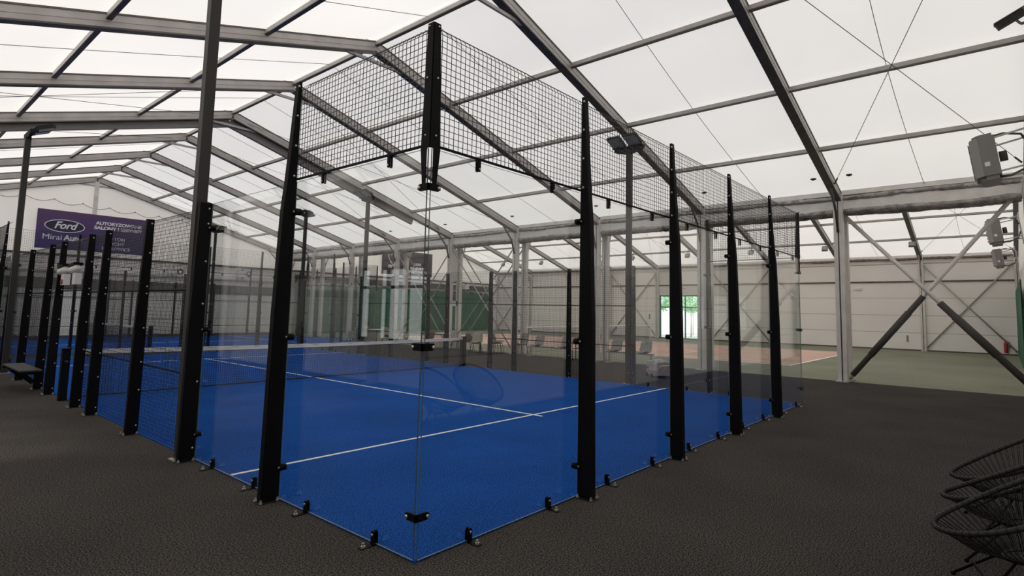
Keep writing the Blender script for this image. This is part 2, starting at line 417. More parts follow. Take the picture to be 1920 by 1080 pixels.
for hall, (xa, xr, xb) in ((1, (XL, XR, XE)), (2, (XE2, XR2, XW))):
    hn = 'padel' if hall == 1 else 'tennis'
    purlin(xr, 8.3, f'long grey ridge purlin along the top of the {hn} hall roof')
    for i in (1, 2, 3):
        t = i/4; z = ZR+(ZE-ZR)*t-.12
        purlin(xr+(xb-xr)*t, z, f'long thin purlin, {ORD[i-1]} below the ridge on the {"gutter" if hall==1 else "outer wall"} side of the {hn} hall')
        z = ZR+((5.25 if hall == 1 else ZE)-ZR)*t-.12
        purlin(xr+(xa-xr)*t, z, f'long thin purlin, {ORD[i-1]} below the ridge on the {"open outer" if hall==1 else "gutter"} side of the {hn} hall')
# dark seam straps in the middle of every bay, lying under the membrane
for hall, (xa, za, xr, xb) in ((1, (XL, 5.25, XR, XE)), (2, (XE2, ZE, XR2, XW))):
    for k in range(NB):
        y = YN+BAY*(k+.5)
        mb = MB()
        for (x0, z0, x1, z1) in ((xr, ZR, xb, ZE), (xr, ZR, xa, za)):
            n = 16; pts = []
            for i in range(n+1):
                t = i/n; sag = .05+.03*math.sin(math.pi*((t*4) % 1)) if 0 < i < n else .03
                pts.append((x0+(x1-x0)*t, y+.12*math.sin(math.pi*t), z0+(z1-z0)*t-.06))
            mb.tube(pts, .007, 5)
        hn = 'padel' if hall == 1 else 'tennis'
        tag(mb.build('seam_strap', 'strap'), f'thin dark strap under the membrane of the {hn} hall, {ORD[k]} bay from the near gable', 'strap', 'membrane seam straps')
# wind bracing cables
for hall, (xa, xr, xb) in ((1, (XL+.5, XR, 14.4)), (2, (16.5, XR2, 35.1))):
    hn = 'padel' if hall == 1 else 'tennis'
    for k in (0, 4, 5, 8):
        for side, xo in (('gutter' if hall == 1 else 'outer wall', xb), ('outer' if hall == 1 else 'gutter', xa)):
            for flip in (0, 1):
                ya, yb = YN+k*BAY+.1, YN+(k+1)*BAY-.1
                if flip: ya, yb = yb, ya
                mb = MB(); a = Vector((xo, ya, 5.45)); b = Vector((xr+(.5 if xo > xr else -.5), yb, 8.05)); mb.cyl(a, b, .007, 5)
                d = (b-a).normalized(); mb.cyl(a, a+d*.3, .022, 6)
                tag(mb.build('bracing_cable', 'alu_dark'), f'thin roof cable, {hn} hall {side} side, {ORD[k]} bay, rising {"toward" if flip else "away from"} the near gable', 'cable', 'roof bracing cables')
# wrapped gutter beams between the halls and along the far wall
def wrapped(name, x, zt, zb, label, mt='foil', ms='foil_white', y0=YN+.1, y1=YF-.1):
    t = thing(name, label, 'beam', (x, 0, 0))
    for nm, z, r in (('upper_roll', zt, .07), ('lower_roll', zb, .08)):
        if z is None: continue
        mb = MB(); n = 420; K = 12; vs = []; fs = []
        rnd = random.Random(int(x*10)+int(z*10))
        ph = [rnd.uniform(0, 6.28) for _ in range(4)]
        for i in range(n+1):
            yy = y0+(y1-y0)*i/n; cx = .012*math.sin(yy*2.3+ph[0]); cz = .014*math.sin(yy*1.7+ph[1]); rb = r*(1+.12*math.sin(yy*3.1+ph[2])-(.25 if i % 28 == 0 else 0))
            for k in range(K):
                a = 2*math.pi*k/K; q = rb*rnd.uniform(.84, 1.12); vs.append((cx+q*math.cos(a), yy, z+cz+q*math.sin(a)))
        for i in range(n):
            for k in range(K): fs.append((i*K+k, i*K+(k+1) % K, (i+1)*K+(k+1) % K, (i+1)*K+k))
        mb.add(vs, fs, 0, True); mb.build(nm, mt, t)
    if zb is not None:
        mb = MB(); n = 220; vs = []; fs = []; rnd = random.Random(7)
        for i in range(n+1):
            y = y0+(y1-y0)*i/n; o = rnd.uniform(-.012, .012)
            vs += [(-.012+o, y, zb), (-.012+o, y, zt), (.012+o, y, zb), (.012+o, y, zt)]
        for i in range(n):
            a = 4*i; fs += [(a, a+4, a+5, a+1), (a+2, a+3, a+7, a+6)]
        mb.add(vs, fs, 0, True); mb.build('side_sheet', ms, t)
    return t
wrapped('gutter_beam', 15.33, 5.2, 4.8, 'silver wrapped gutter beam with pale sheet on the padel hall side of the valley')
wrapped('gutter_beam', 15.8, 5.2, 4.8, 'silver wrapped gutter beam on the tennis hall side of the valley')
wrapped('wrapped_eave_roll', 35.93, 5.2, None, 'dusty brown wrapped roll under the eave of the outer tennis wall', 'brown_roll')
mb = MB(); mb.box((15.36, YN, 5.3), (15.74, YF, 5.44)); struct('trim_7', mb, 'foil_white')
mb = MB(); y = YN+5*BAY
for a, b in ((.02, .75), (1.95, 2.2), (3.1, 4.6)): mb.box((15.36, y-.03, a), (15.74, y+.0, b))
for xa in (15.36, 15.66): mb.box((xa, y-.03, .75), (xa+.08, y, 3.1))
tag(mb.build('batten_plate', 'column'), 'pale ladder plate with tall openings joining the twin gutter columns of the fifth frame', 'plate')
# dark box beam below the fourth rafter (curtain track)
mb = MB(); y = YN+5*BAY
mb.beam((XL+.3, y+.13, 4.98), (5.1, y+.13, 7.97), .13, .26); mb.beam((5.1, y+.13, 7.97), (13.0, y+.13, 5.64), .13, .26)
tag(mb.build('curtain_track', 'track'), 'long dark box profile hanging under the fifth roof frame of the padel hall', 'track')
# vent discs near the eave
for i, k in enumerate((0, 1, 2, 3, 4, 5)):
    for dy in (-.45, .45):
        yy = YN+BAY*(k+1)+dy
        mb = MB(); c = Vector((14.45, yy, 5.42+(15.4-14.45)*.292-.05)); mb.cyl(c, c+Vector((0, 0, .03)), .075, 14)
        mb.lathe([(.03, -.02), (.04, 0)], c, 12)
        tag(mb.build('membrane_vent', 'sleeve'), f'small dark round vent under the membrane {"before" if dy<0 else "after"} the {ORD[k]} free roof frame', 'vent', 'round membrane vents')

# ---- diagonal braces between columns
def brace(p, q, rad, label, sleeve=None, mat='column', nm='diagonal_brace', grp='diagonal wall braces'):
    t = thing(nm, label, 'brace', (0, 0, 0), grp)
    p, q = Vector(p), Vector(q); mb = MB(); mb.cyl(p, q, rad, 12)
    for e in (p, q): mb.obox(e, (.008, 0, 0), (0, .07, 0), (0, 0, .07))
    mb.build('tube', mat, t)
    if sleeve:
        for (a, b, w) in sleeve:
            mb = MB(); mb.tube([p.lerp(q, a), p.lerp(q, b)], w, 12); mb.build('foam_sleeve', 'sleeve', t)
    return t
brace((15.55, YN+BAY-.1, .08), (15.55, YN+.15, 5.0), .055, 'long sleeved grey brace rising from the first free gutter column to the near gable', [(.02, .47, .075), (.14, .38, .09)])
brace((15.45, YN+.15, .25), (15.45, YN+BAY-.1, 4.72), .055, 'long grey brace with dark foam sleeve leaning from gable foot to the gutter column head', [(.0, .44, .085), (.15, .36, .1)])
for x, lab in ((15.25, 'padel side'), (15.85, 'tennis side')):
    for k in (4, 5):
        ya, yb = YN+BAY*k+.1, YN+BAY*(k+1)-.1
        brace((x, ya, .15), (x, yb, 4.6), .03, f'slim {lab} brace between gutter columns, {ORD[k-1]} free bay, rising away from the near gable', None, 'alu')
        brace((x+.09, yb, .15), (x+.09, ya, 4.6), .03, f'slim {lab} brace between gutter columns, {ORD[k-1]} free bay, rising toward the near gable', None, 'alu')
for k in (0, 3, 5, 8):
    ya, yb = YN+BAY*k+.15, YN+BAY*(k+1)-.15; x = XW-.16
    brace((x, ya, .2), (x, yb, 4.75), .04, f'slim brace against the outer tennis wall, {ORD[k]} bay, rising away from the near gable', None, 'alu')
    brace((x+.07, yb, .2), (x+.07, ya, 4.75), .04, f'slim brace against the outer tennis wall, {ORD[k]} bay, rising toward the near gable', None, 'alu')

# ------------------------------------------------------------------ padel court kit
POST4 = [(0, .165), (1.7, .145), (2.7, .115), (3.0, .09), (3.4, .065), (4.0, .03)]
POST3 = [(0, .15), (1.5, .135), (2.98, .09)]
POSTG = [(0, .17), (1.5, .16), (3.0, .13)]
def post_builder(prof, bolts, clamps=False):
    def b():
        t = thing('court_post', '', 'post', (0, 0, 0))
        mb = MB(); h = .034; y1 = -.014
        for (z0, d0), (z1, d1) in zip(prof, prof[1:]):
            z0 = max(z0, .012)
            mb.add([(-h, y1, z0), (h, y1, z0), (h, y1-d0, z0), (-h, y1-d0, z0), (-h, y1, z1), (h, y1, z1), (h, y1-d1, z1), (-h, y1-d1, z1)],
                   [(0, 1, 5, 4), (1, 2, 6, 5), (2, 3, 7, 6), (3, 0, 4, 7)])
        d1 = prof[-1][1]; z1 = prof[-1][0]
        mb.add([(-h, y1, z1), (h, y1, z1), (h, y1-d1, z1), (-h, y1-d1, z1)], [(0, 1, 2, 3)])
        for z in bolts:
            for sx in (-1, 1): mb.ball((sx*(h+.002), y1-.03, z), .012, 1, 8)
        mb.build('upright', ['black', 'bolt'], t)
        mb = MB(); mb.box((-.06, -.2, 0), (.06, -.01, .006), 1)
        for x, y in ((-.052, -.185), (.052, -.185), (-.052, -.03), (.052, -.03)):
            mb.cyl((x, y, .008), (x, y, .024), .016, 6); mb.cyl((x, y, .024), (x, y, .042), .008, 8)
        mb.build('base_plate', ['bolt', 'rim'], t)
        if clamps:
            for z in (.3, 1.5, 2.7):
                mb = MB()
                for sx in (-1, 1):
                    mb.cyl((sx*.05, -.03, z), (sx*.05, .03, z), .03, 16); mb.cyl((sx*.05, .03, z), (sx*.05, .04, z), .011, 10, 1); mb.cyl((sx*.05, -.04, z), (sx*.05, -.03, z), .011, 10, 1)
                    mb.box((min(0, sx*.05), -.03, z-.02), (max(0, sx*.05), -.02, z+.02))
                mb.build('glass_clamp', ['black', 'bolt'], t)
        return t
    return b
P_end = Proto(post_builder(POST4, [3.05, 3.35, 3.65, 3.95], True))
P_glass = Proto(post_builder(POSTG, [.15, .9, 1.8, 2.3, 2.75, 2.93], True))
P_mesh = Proto(post_builder(POST3, [.12, .6, .98, 1.45, 1.93, 2.03, 2.5, 2.92]))

_gc = {}
def glass_panel(mw, L, H, label, group, gap0=.012, gap1=.012):
    key = (L, H, gap0, gap1)
    if key not in _gc:
        t = thing('glass_panel', '', 'glass panel', (0, 0, 0))
        mb = MB(); x0, x1, y0, y1, z0, z1 = gap0, L-gap1, -.006, .006, .015, H
        mb.box((x0, y0, z0), (x1, y1, z1))
        mb.m = [1, 1, 0, 1, 0, 1]
        mb.build('pane', ['glass', 'glass_edge'], t)
        for x in ((.52, L-.48) if L > 1.5 else (L/2,)):
            mb = MB()
            # rubber-lined foot clip with rounded head, tab and anchor bolt outside
            prof = [(x-.021, .0), (x+.021, .0), (x+.021, .085), (x+.015, .1), (x, .107), (x-.015, .1), (x-.021, .085)]
            mb.prism(prof, 'y', -.022, -.007); mb.prism(prof, 'y', .007, .016)
            mb.cyl((x, -.03, .078), (x, -.022, .078), .01, 10, 1)
            mb.box((x-.026, -.13, .0), (x+.026, -.03, .006), 0)
            mb.cyl((x, -.1, .006), (x, -.1, .02), .018, 6, 1); mb.cyl((x, -.1, .02), (x, -.1, .04), .009, 8, 1)
            mb.build('foot_clip', ['black', 'bolt'], t)
        _gc[key] = Proto(lambda: t)
    return _gc[key].put(mw, label, group)
_mc = {}
def mesh_panel(mw, L, z0, z1, label, group, rails=(), clips=False):
    key = (L, z0, z1, rails, clips)
    if key not in _mc:
        t = thing('mesh_panel', '', 'mesh panel', (0, 0, 0))
        mb = MB(); hw = .002; P = .05; y = -.006
        nx = int(round((L-.06)/P)); xs = [.03+(L-.06)*i/nx for i in range(nx+1)]
        for x in xs:
            pts = [(x, y, z0), (x, y, z1-.075), (x, y+.022, z1-.03), (x, y+.07, z1-.004)]
            for a, b in zip(pts, pts[1:]):
                mb.add([(a[0]-hw, a[1]-hw, a[2]), (a[0]+hw, a[1]-hw, a[2]), (a[0]+hw, a[1]+hw, a[2]), (a[0]-hw, a[1]+hw, a[2]),
                        (b[0]-hw, b[1]-hw, b[2]), (b[0]+hw, b[1]-hw, b[2]), (b[0]+hw, b[1]+hw, b[2]), (b[0]-hw, b[1]+hw, b[2])],
                       [(0, 1, 5, 4), (1, 2, 6, 5), (2, 3, 7, 6), (3, 0, 4, 7)])
        z = z0; zs = []
        while z < z1-.04: zs.append(z); z += P
        for z in zs:
            a, b = .02, L-.02
            mb.add([(a, y-2*hw, z-hw), (b, y-2*hw, z-hw), (b, y, z-hw), (a, y, z-hw), (a, y-2*hw, z+hw), (b, y-2*hw, z+hw), (b, y, z+hw), (a, y, z+hw)],
                   [(0, 1, 5, 4), (1, 2, 6, 5), (2, 3, 7, 6), (3, 0, 4, 7)])
        a, b = .02, L-.02; mb.box((a, y+.066, z1-.007), (b, y+.072, z1-.001))
        mb.build('wire_grid', 'wire', t)
        if z0 > 1.5:
            mb = MB(); mb.box((.03, -.022, z0-.008), (L-.03, -.008, z0+.01)); mb.build('bottom_rail', 'black', t)
        for zr in rails:
            mb = MB(); mb.cyl((.035, -.024, zr), (L-.035, -.024, zr), .012, 8); mb.build('rail', 'black', t)
        if clips:
            for x in (.51, L-.49):
                mb = MB(); mb.prism([(x-.015, z0), (x+.015, z0), (x+.015, z0-.085), (x+.01, z0-.1), (x-.01, z0-.1), (x-.015, z0-.085)], 'y', -.02, -.007)
                mb.prism([(x-.015, z0), (x+.015, z0), (x+.015, z0-.085), (x+.01, z0-.1), (x-.01, z0-.1), (x-.015, z0-.085)], 'y', .007, .016)
                mb.cyl((x, -.027, z0-.08), (x, -.02, z0-.08), .009, 8, 1)
                mb.build('hanging_clip', ['black', 'bolt'], t)
        _mc[key] = Proto(lambda: t)
    return _mc[key].put(mw, label, group)

def corner_builder():
    t = thing('corner_bracket', '', 'bracket', (0, 0, 0))
    # tapered plate along each wall, slotted over the glass joint
    for nm, sw in (('tapered_plate', 0), ('tapered_plate', 1)):
        mb = MB()
        # polygon u along wall, z
        for poly in ([(-.012, 3.0), (.085, 3.0), (.05, 3.985), (-.012, 3.985)], [(.02, 2.7), (.055, 2.7), (.085, 3.0), (.02, 3.0)]):
            if not sw: mb.prism(poly, 'y', -.02, -.012)
            else: mb.prism(poly, 'x', -.02, -.012)
        for z in (3.1, 3.55, 3.96):
            if not sw: mb.ball((.035 if z < 3.9 else .03, -.021, z), .009, 1)
            else: mb.ball((-.021, .035 if z < 3.9 else .03, z), .009, 1)
        mb.build(nm, ['black', 'bolt'], t)
    for z in (.31, 1.51, 2.7):
        mb = MB()
        prof = lambda s0: [(s0, z-.026), (.075, z-.026), (.098, z-.012), (.1, z+.008), (.09, z+.024), (.07, z+.028), (s0, z+.028)]
        mb.prism(prof(-.024), 'y', -.024, -.012); mb.prism(prof(-.024), 'x', -.024, -.012)
        mb.cyl((.078, -.034, z), (.078, -.024, z), .013, 12, 1); mb.cyl((-.034, .078, z), (-.024, .078, z), .013, 12, 1)
        mb.build('corner_clamp', ['black', 'bolt'], t)
    return t
P_corner = Proto(corner_builder)

def lamp_builder():
    t = thing('floodlight_mast', '', 'floodlight', (0, 0, 0))
    mb = MB(); mb.box((-.06, -.06, 0), (.06, .06, 6.0)); mb.build('pole', 'pole', t)
    mb = MB(); mb.box((-.11, -.1, 0), (.11, .1, .012)); mb.build('base_plate', 'bolt', t)
    mb = MB()   # folded triangular bracket, long along the court side
    mb.prism([(-.45, 6.13), (.45, 6.13), (.42, 6.04), (.06, 5.94), (-.06, 5.94), (-.42, 6.04)], 'y', -.03, .03)
    mb.box((-.45, -.03, 6.12), (.45, .12, 6.135)); mb.build('crossbar', 'rim', t)
    for x in (-.24, .24):
        L = None
        mb = MB(); c = Vector((x, .27, 6.24)); ay = Vector((0, .18, .08)); az = Vector((0, -.011, .025)); mb.obox(c, (.19, 0, 0), ay, az)
        for i in range(9):
            xx = -.16+.04*i; mb.obox(c+Vector((xx, 0, 0))+az*1.9, (.004, 0, 0), ay*.9, az*.9)
        mb.obox((x, .1, 6.16), (.03, 0, 0), (0, .06, 0), (0, 0, .03))
        h = mb.build('lamp_head', 'rim', t)
        mb = MB(); mb.obox(c-az*1.08, (.165, 0, 0), ay*.86, az*.1); mb.build('lens', 'lampglass', h)
    return t
P_lamp = Proto(lamp_builder)

def court(cm, cname, names, wall_len=20):
    """cm: court matrix (x across 10 m, y along 20 m); names: words for the four walls"""
    ref = cname
    W = {'a': (cm, 10), 'b': (cm @ T(10, 0) @ RZ(90), 20), 'c': (cm @ T(10, 20) @ RZ(180), 10), 'd': (cm @ T(0, 20) @ RZ(-90), 20)}
    # playing surface with painted lines
    t = thing('court_surface', f'blue artificial turf playing surface with white lines of the {ref}', 'court surface', cm)
    mb = MB(); mb.box((0, 0, 0), (10, 20, .012)); mb.build('turf', 'turf', t)
    for y in (3.05, 16.95):
        mb = MB(); mb.box((0.02, y-.025, .012), (9.98, y+.025, .015)); mb.build('service_line', 'white', t)
    mb = MB(); mb.box((4.975, 2.85, .012), (5.025, 17.15, .0155)); mb.build('center_line', 'white', t)
    # net
    t = thing('court_net', f'black court net with white top tape across the {ref}', 'net', cm @ T(0, 10))
    mb = MB(); n = 40; zt = lambda x: .9-.04*(1-((x-5)/5)**2); zb = .05
    x = .2; nv = int(9.6/.045)
    for i in range(nv+1):
        x = .2+9.6*i/nv; mb.box((x-.0027, -.002, zb), (x+.0027, .002, zt(x)))
    for j in range(18):
        q = (j+.3)/18
        for i in range(n):
            xa, xb = .2+9.6*i/n, .2+9.6*(i+1)/n; za, zc = zb+(zt(xa)-zb)*q, zb+(zt(xb)-zb)*q
            mb.add([(xa, .003, za-.0027), (xb, .003, zc-.0027), (xb, .003, zc+.0027), (xa, .003, za+.0027)], [(0, 1, 2, 3)])
    mb.box((.2, -.008, zb-.012), (9.8, .008, zb+.008))
    mb.build('netting', 'netcord', t)
    mb = MB()
    for i in range(n):
        xa, xb = .14+9.72*i/n, .14+9.72*(i+1)/n; za, zc = zt(xa), zt(xb)
        mb.add([(xa, -.012, za-.065), (xb, -.012, zc-.065), (xb, -.012, zc+.02), (xa, -.012, za+.02), (xa, .012, za-.065), (xb, .012, zc-.065), (xb, .012, zc+.02), (xa, .012, za+.02)],
               [(0, 1, 2, 3), (5, 4, 7, 6), (3, 2, 6, 7), (0, 4, 5, 1)])
        if i % 2: mb.box((xa+.02, -.0135, (za+zc)/2-.004), (xb-.06, .0135, (za+zc)/2+.004), 1)
    mb.build('top_tape', ['tape', 'sleeve'], t)
    for x, side in ((-.135, names['d']), (9.86, names['b'])):
        t = thing('net_post', f'short black net post on {side} of the {ref}', 'net post', cm @ T(x, 10), 'net posts of the '+ref)
        mb = MB(); mb.box((0, -.06, 0), (.12, .06, .93)); mb.box((-.01, -.07, .93), (.13, .07, .945)); mb.build('post', 'black', t)
        mb = MB(); mb.box((.22 if x < 5 else -.09, -.03, .012), (.29 if x < 5 else -.02, .03, .86)); mb.cyl((.06, -.06, .7), (.06, -.1, .7), .03, 12); mb.build('winder', 'rim', t)
    for key, (wm, L) in W.items():
        side = names[key]; g = f'of the {ref}'
        if L == 10:
            for i, s in enumerate((2, 4, 6, 8)):
                P_end.put(wm @ T(s, 0), f'tall black tapered post, {ORD[i]} {names[key+"f"]}, {side} {g}', f'tall end posts {g}')
            for i in range(5):
                glass_panel(wm @ T(2*i, 0), 2, 3, f'clear glass panel, {ORD[i]} {names[key+"f"]}, {side} {g}', f'glass panels {g}', .018 if i == 0 else .01, .018 if i == 4 else .01)
                mesh_panel(wm @ T(2*i, 0), 2, 3.02, 4.0, f'high wire mesh, {ORD[i]} {names[key+"f"]}, {side} {g}', f'upper mesh panels {g}', (), True)
        else:
            posts = [(2, P_end), (4, P_glass), (6, P_mesh), (8, P_mesh), (9, P_mesh), (11, P_mesh), (12, P_mesh), (14, P_mesh), (16, P_glass), (18, P_end)]
            for i, (s, pr) in enumerate(posts):
                kind = {id(P_end): 'tall', id(P_glass): 'wide', id(P_mesh): 'low'}[id(pr)]
                pr.put(wm @ T(s, 0), f'{kind} black post, {ORD[i]} {names[key+"f"]}, {side} {g}', f'side posts {g}')
            for j, s in enumerate((0, 2, 16, 18)):
                glass_panel(wm @ T(s, 0), 2, 3, f'clear side glass, {ORD[j]} {names[key+"f"]}, {side} {g}', f'side glass {g}', .018 if s == 0 else .01, .018 if s == 18 else .01)
            for j, s in enumerate((0, 18)):
                mesh_panel(wm @ T(s, 0), 2, 3.02, 4.0, f'high corner mesh, {ORD[j]} {names[key+"f"]}, {side} {g}', f'upper mesh panels {g}', (), True)
            for j, (a, b) in enumerate(((4, 6), (6, 8), (8, 9), (9, 11), (11, 12), (12, 14), (14, 16))):
                z0, rl = (2.0, ()) if (a, b) == (9, 11) else (.04, (.95, 1.97))
                mesh_panel(wm @ T(a, 0), b-a, z0, 3.0, f'{"short gateway mesh" if z0>1 else "full height mesh"}, {ORD[j]} {names[key+"f"]}, {side} {g}', f'side mesh panels {g}', rl, False)
            for s in (4, 16):
                wh = names[key+'l'+('0' if s == 4 else '1')]
                P_lamp.put(wm @ T(s+.13 if s == 4 else s-.13, -.095), f'black twin floodlight mast {wh}', 'floodlight masts')
    for i, (x, y, a) in enumerate(((0, 0, 0), (10, 0, 90), (10, 20, 180), (0, 20, -90))):
        P_corner.put(cm @ T(x, y) @ RZ(a), f'black slotted glass bracket {names["corner"][i]}', 'glass corner brackets')

court(T(0, 0), 'front court', dict(
    a='near end', af='from the glass corner',
    b='gutter side', bf='from the near end', bl0='on the gutter side by the near end of the front court', bl1='on the gutter side by the far end of the front court',
    c='inner end', cf='from the gutter side',
    d='aisle side', df='from the far end', dl0='beyond the bench on the aisle side of the front court', dl1='clamped to the wide aisle post near the glass corner',
    corner=['at the near corner where two clear panes meet', 'at the near gutter corner of the front court', 'at the far gutter corner of the front court', 'at the far aisle corner of the front court']))
court(T(-5.25, 31.7) @ RZ(-90), 'rear court', dict(
    a='outer end', af='from the banner gable',
    b='inner side', bf='from the outer end', bl0='on the outer half of the rear court, facing the front court', bl1='on the gutter half of the rear court, facing the front court',
    c='gutter end', cf='from the front court',
    d='banner side', df='from the gutter end', dl0='along the banner gable, gutter half of the rear court', dl1='along the banner gable, outer half of the rear court',
    corner=['at the outer banner corner of the rear court', 'at the outer corner of the rear court', 'at the gutter corner of the rear court facing the front court', 'at the gutter corner of the rear court by the banner gable']))

# bench fixed to the aisle side posts
t = thing('wall_bench', 'low dark bench bracketed to the aisle side posts of the front court', 'bench', (-.17, 12.2, 0))
mb = MB(); mb.box((-.34, -1.0, .43), (.0, .9, .46)); mb.build('seat', 'wood_top', t)
for y in (-.95, -.1, .8):
    mb = MB(); mb.beam((-.3, y, .43), (-.0, y, .12), .03, .05); mb.box((-.34, y-.02, .38), (-.0, y+.02, .43)); mb.build('bracket', 'black', t)
mb = MB(); mb.box((-.02, -1.0, .36), (0, .9, .43)); mb.build('back_rail', 'black', t)

# ------------------------------------------------------------------ tennis court in the second hall
X0, X1, Y0, Y1 = 19.4, 30.35, 2.8, 26.55
t = thing('tennis_court_surface', 'brick red tennis court surface with white lines on green floor', 'court surface', (0, 0, 0))
mb = MB(); mb.box((X0, Y0, -.0005), (X1, Y1, .004)); mb.build('red_area', 'red_floor', t)
def tl(a, b, c, d, nm):
    mb = MB(); mb.box((a, b, .004), (c, d, .006)); mb.build(nm, 'white', t)
tl(X0, Y0, X1, Y0+.1, 'base_line'); tl(X0, Y1-.1, X1, Y1, 'base_line')
for x in (X0, X1-.06, X0+1.37, X1-1.43): tl(x, Y0, x+.06, Y1, 'side_line')
tl(X0+1.37, Y0+5.5, X1-1.37, Y0+5.56, 'service_line'); tl(X0+1.37, Y1-5.56, X1-1.37, Y1-5.5, 'service_line'); tl((X0+X1)/2-.03, Y0+5.5, (X0+X1)/2+.03, Y1-5.5, 'center_line')
t = thing('tennis_net', 'low tennis net with white band across the red court', 'net', (0, 14.68, 0))
mb = MB()
for i in range(280): x = 18.6+12.5*i/279; mb.box((x-.002, -.002, .03), (x+.002, .002, 1.0))
for j in range(20): mb.box((18.6, -.002, .05+.048*j-.002), (31.1, .002, .05+.048*j+.002))
mb.build('netting', 'netcord', t)
mb = MB(); mb.box((18.6, -.02, .98), (31.1, .02, 1.05)); mb.build('top_tape', 'tape', t)
mb = MB(); mb.box((24.85, -.01, .0), (24.9, .01, 1.0)); mb.build('center_strap', 'tape', t)
for x, l in ((18.55, 'gutter side'), (31.13, 'door side')):
    t = thing('tennis_net_post', f'white post of the tennis net on the {l}', 'net post', (x, 14.68, 0)); mb = MB(); mb.cyl((0, 0, 0), (0, 0, 1.1), .045, 12); mb.lathe([(.045, 1.1), (.03, 1.12), (.001, 1.125)]); mb.build('tube', 'white_plastic', t)
    mb = MB(); mb.cyl((0, 0, 0), (0, 0, .012), .09, 16); mb.build('foot_plate', 'steel', t)

# ------------------------------------------------------------------ curtains
def curtain(name, pts, z0, z1, label, mat='curtain', amp=.06, per=.35, cat='curtain'):
    mb = MB(); vs = []; fs = []; pts = [Vector((*p, 0)) for p in pts]; n = 0
    rnd = random.Random(5)
    segs = []
    for a, b in zip(pts, pts[1:]):
        L = (b-a).length; k = max(2, int(L/.06)); d = (b-a).normalized(); nr = Vector((-d.y, d.x, 0))
        for i in range(k): segs.append((a.lerp(b, i/k), nr, L*i/k))
    rows = 8
    for i, (p, nr, s) in enumerate(segs):
        for j in range(rows+1):
            q = j/rows; o = amp*math.sin(2*math.pi*s/per+.8*math.sin(s*1.3)+q*.9)*(.4+.6*(1-q))
            sag = -.07*abs(math.sin(math.pi*s/1.0))*(1 if j == rows else 0)
            vs.append((p.x+nr.x*o, p.y+nr.y*o, z0+(z1-z0)*q+sag))
    for i in range(len(segs)-1):
        for j in range(rows):
            a = i*(rows+1)+j; fs.append((a, a+rows+1, a+rows+2, a+1))
    o2 = len(vs); vs2 = [(v[0], v[1]+.012, v[2]) for v in vs]
    mb.add(vs, fs, 0, True); mb.add(vs2, [tuple(reversed(f_)) for f_ in fs], 0, True)
    return tag(mb.build(name, mat), label, cat)
curtain('green_curtain', [(16.3, YF-.35), (34.6, YF-.35)], .05, 3.35, 'long dark green curtain hanging along the far gable of the tennis hall')
curtain('green_curtain', [(24, YN+.06), (35.6, YN+.06)], .05, 3.3, 'green curtain along the near gable of the tennis hall, seen edge on', amp=.04)
mb = MB(); mb.box((16.2, YF-.12, 3.4), (35.2, YF-.07, 3.9)); struct('trim_8', mb, 'grey_tarp')
mb = MB(); mb.cyl((16.2, YF-.35, 3.4), (34.8, YF-.35, 3.4), .03, 8)
for i in range(10): mb.cyl((16.6+2*i, YF-.35, 3.4), (16.6+2*i, YF-.1, 3.55), .012, 6)
tag(mb.build('curtain_rail', 'alu'), 'thin rail carrying the long green curtain at the far gable', 'rail')

# ------------------------------------------------------------------ banners with lettering
def text_part(body, size, loc, parent, mat, offset=0.0, shear=0.0, align='CENTER', nm='lettering', sx=1.0, width=None):
    cu = bpy.data.curves.new('t', 'FONT'); cu.body = body; cu.size = size; cu.offset = offset; cu.shear = shear; cu.align_x = align; cu.extrude = .004; cu.space_character = .98
    o = bpy.data.objects.new('t', cu); C.objects.link(o); bpy.context.view_layer.update()
    dg = bpy.context.evaluated_depsgraph_get(); me = bpy.data.meshes.new_from_object(o.evaluated_get(dg)); bpy.data.objects.remove(o)
    me.materials.clear(); me.materials.append(M_[mat])
    if width: sx = width/(max(v.co.x for v in me.vertices)-min(v.co.x for v in me.vertices))
    q = obj(nm, me, parent); q.rotation_euler = (R(90), 0, 0); q.location = loc; q.scale = (sx, 1, 1)
    return q
m, n, l, b = new_mat('purple_banner_print')
tc = n.new('ShaderNodeTexCoord'); sp = n.new('ShaderNodeSeparateXYZ'); l.new(tc.outputs['Object'], sp.inputs[0])
mr = n.new('ShaderNodeMapRange'); mr.inputs[1].default_value = -1.0; mr.inputs[2].default_value = 1.0; l.new(sp.outputs['Z'], mr.inputs[0])
cr = n.new('ShaderNodeValToRGB'); e = cr.color_ramp.elements; e[0].color = (.028, .026, .13, 1); e[1].color = (.10, .045, .13, 1)
l.new(mr.outputs[0], cr.inputs[0]); l.new(cr.outputs[0], b.inputs['Base Color']); b.inputs['Roughness'].default_value = .55
M_['purple'] = m
M_['letter'] = pbr('white_banner_print', (.72, .72, .76), .6)
M_['black_print'] = pbr('dark_banner_print', (.02, .018, .04), .6)
bn = thing('advertising_banner', 'wide purple advertising banner with car maker oval logo on the far gable', 'banner', (5.3, YF-.14, 5.38))
mb = MB(); mb.box((-2.45, -.02, -.97), (2.45, .02, .97)); mb.build('sheet', 'purple', bn)
mb = MB(); pts = []
mb.tube([(-1.35+.79*math.cos(a*math.pi/20), -.025, .2+.31*math.sin(a*math.pi/20)) for a in range(40)], .02, 6, closed=True); mb.build('oval_ring', 'letter', bn)
mb = MB(); mb.add([(-1.35+.73*math.cos(a*math.pi/20), -.022, .2+.26*math.sin(a*math.pi/20)) for a in range(40)], [tuple(range(40))]); mb.build('oval_field', 'black_print', bn)
text_part('Ford', .5, (-1.35, -.03, .07), bn, 'letter', .012, .35, nm='logo_lettering', width=.95)
text_part('Mirai', .37, (-1.81, -.03, -.5), bn, 'letter', .0, width=.74)
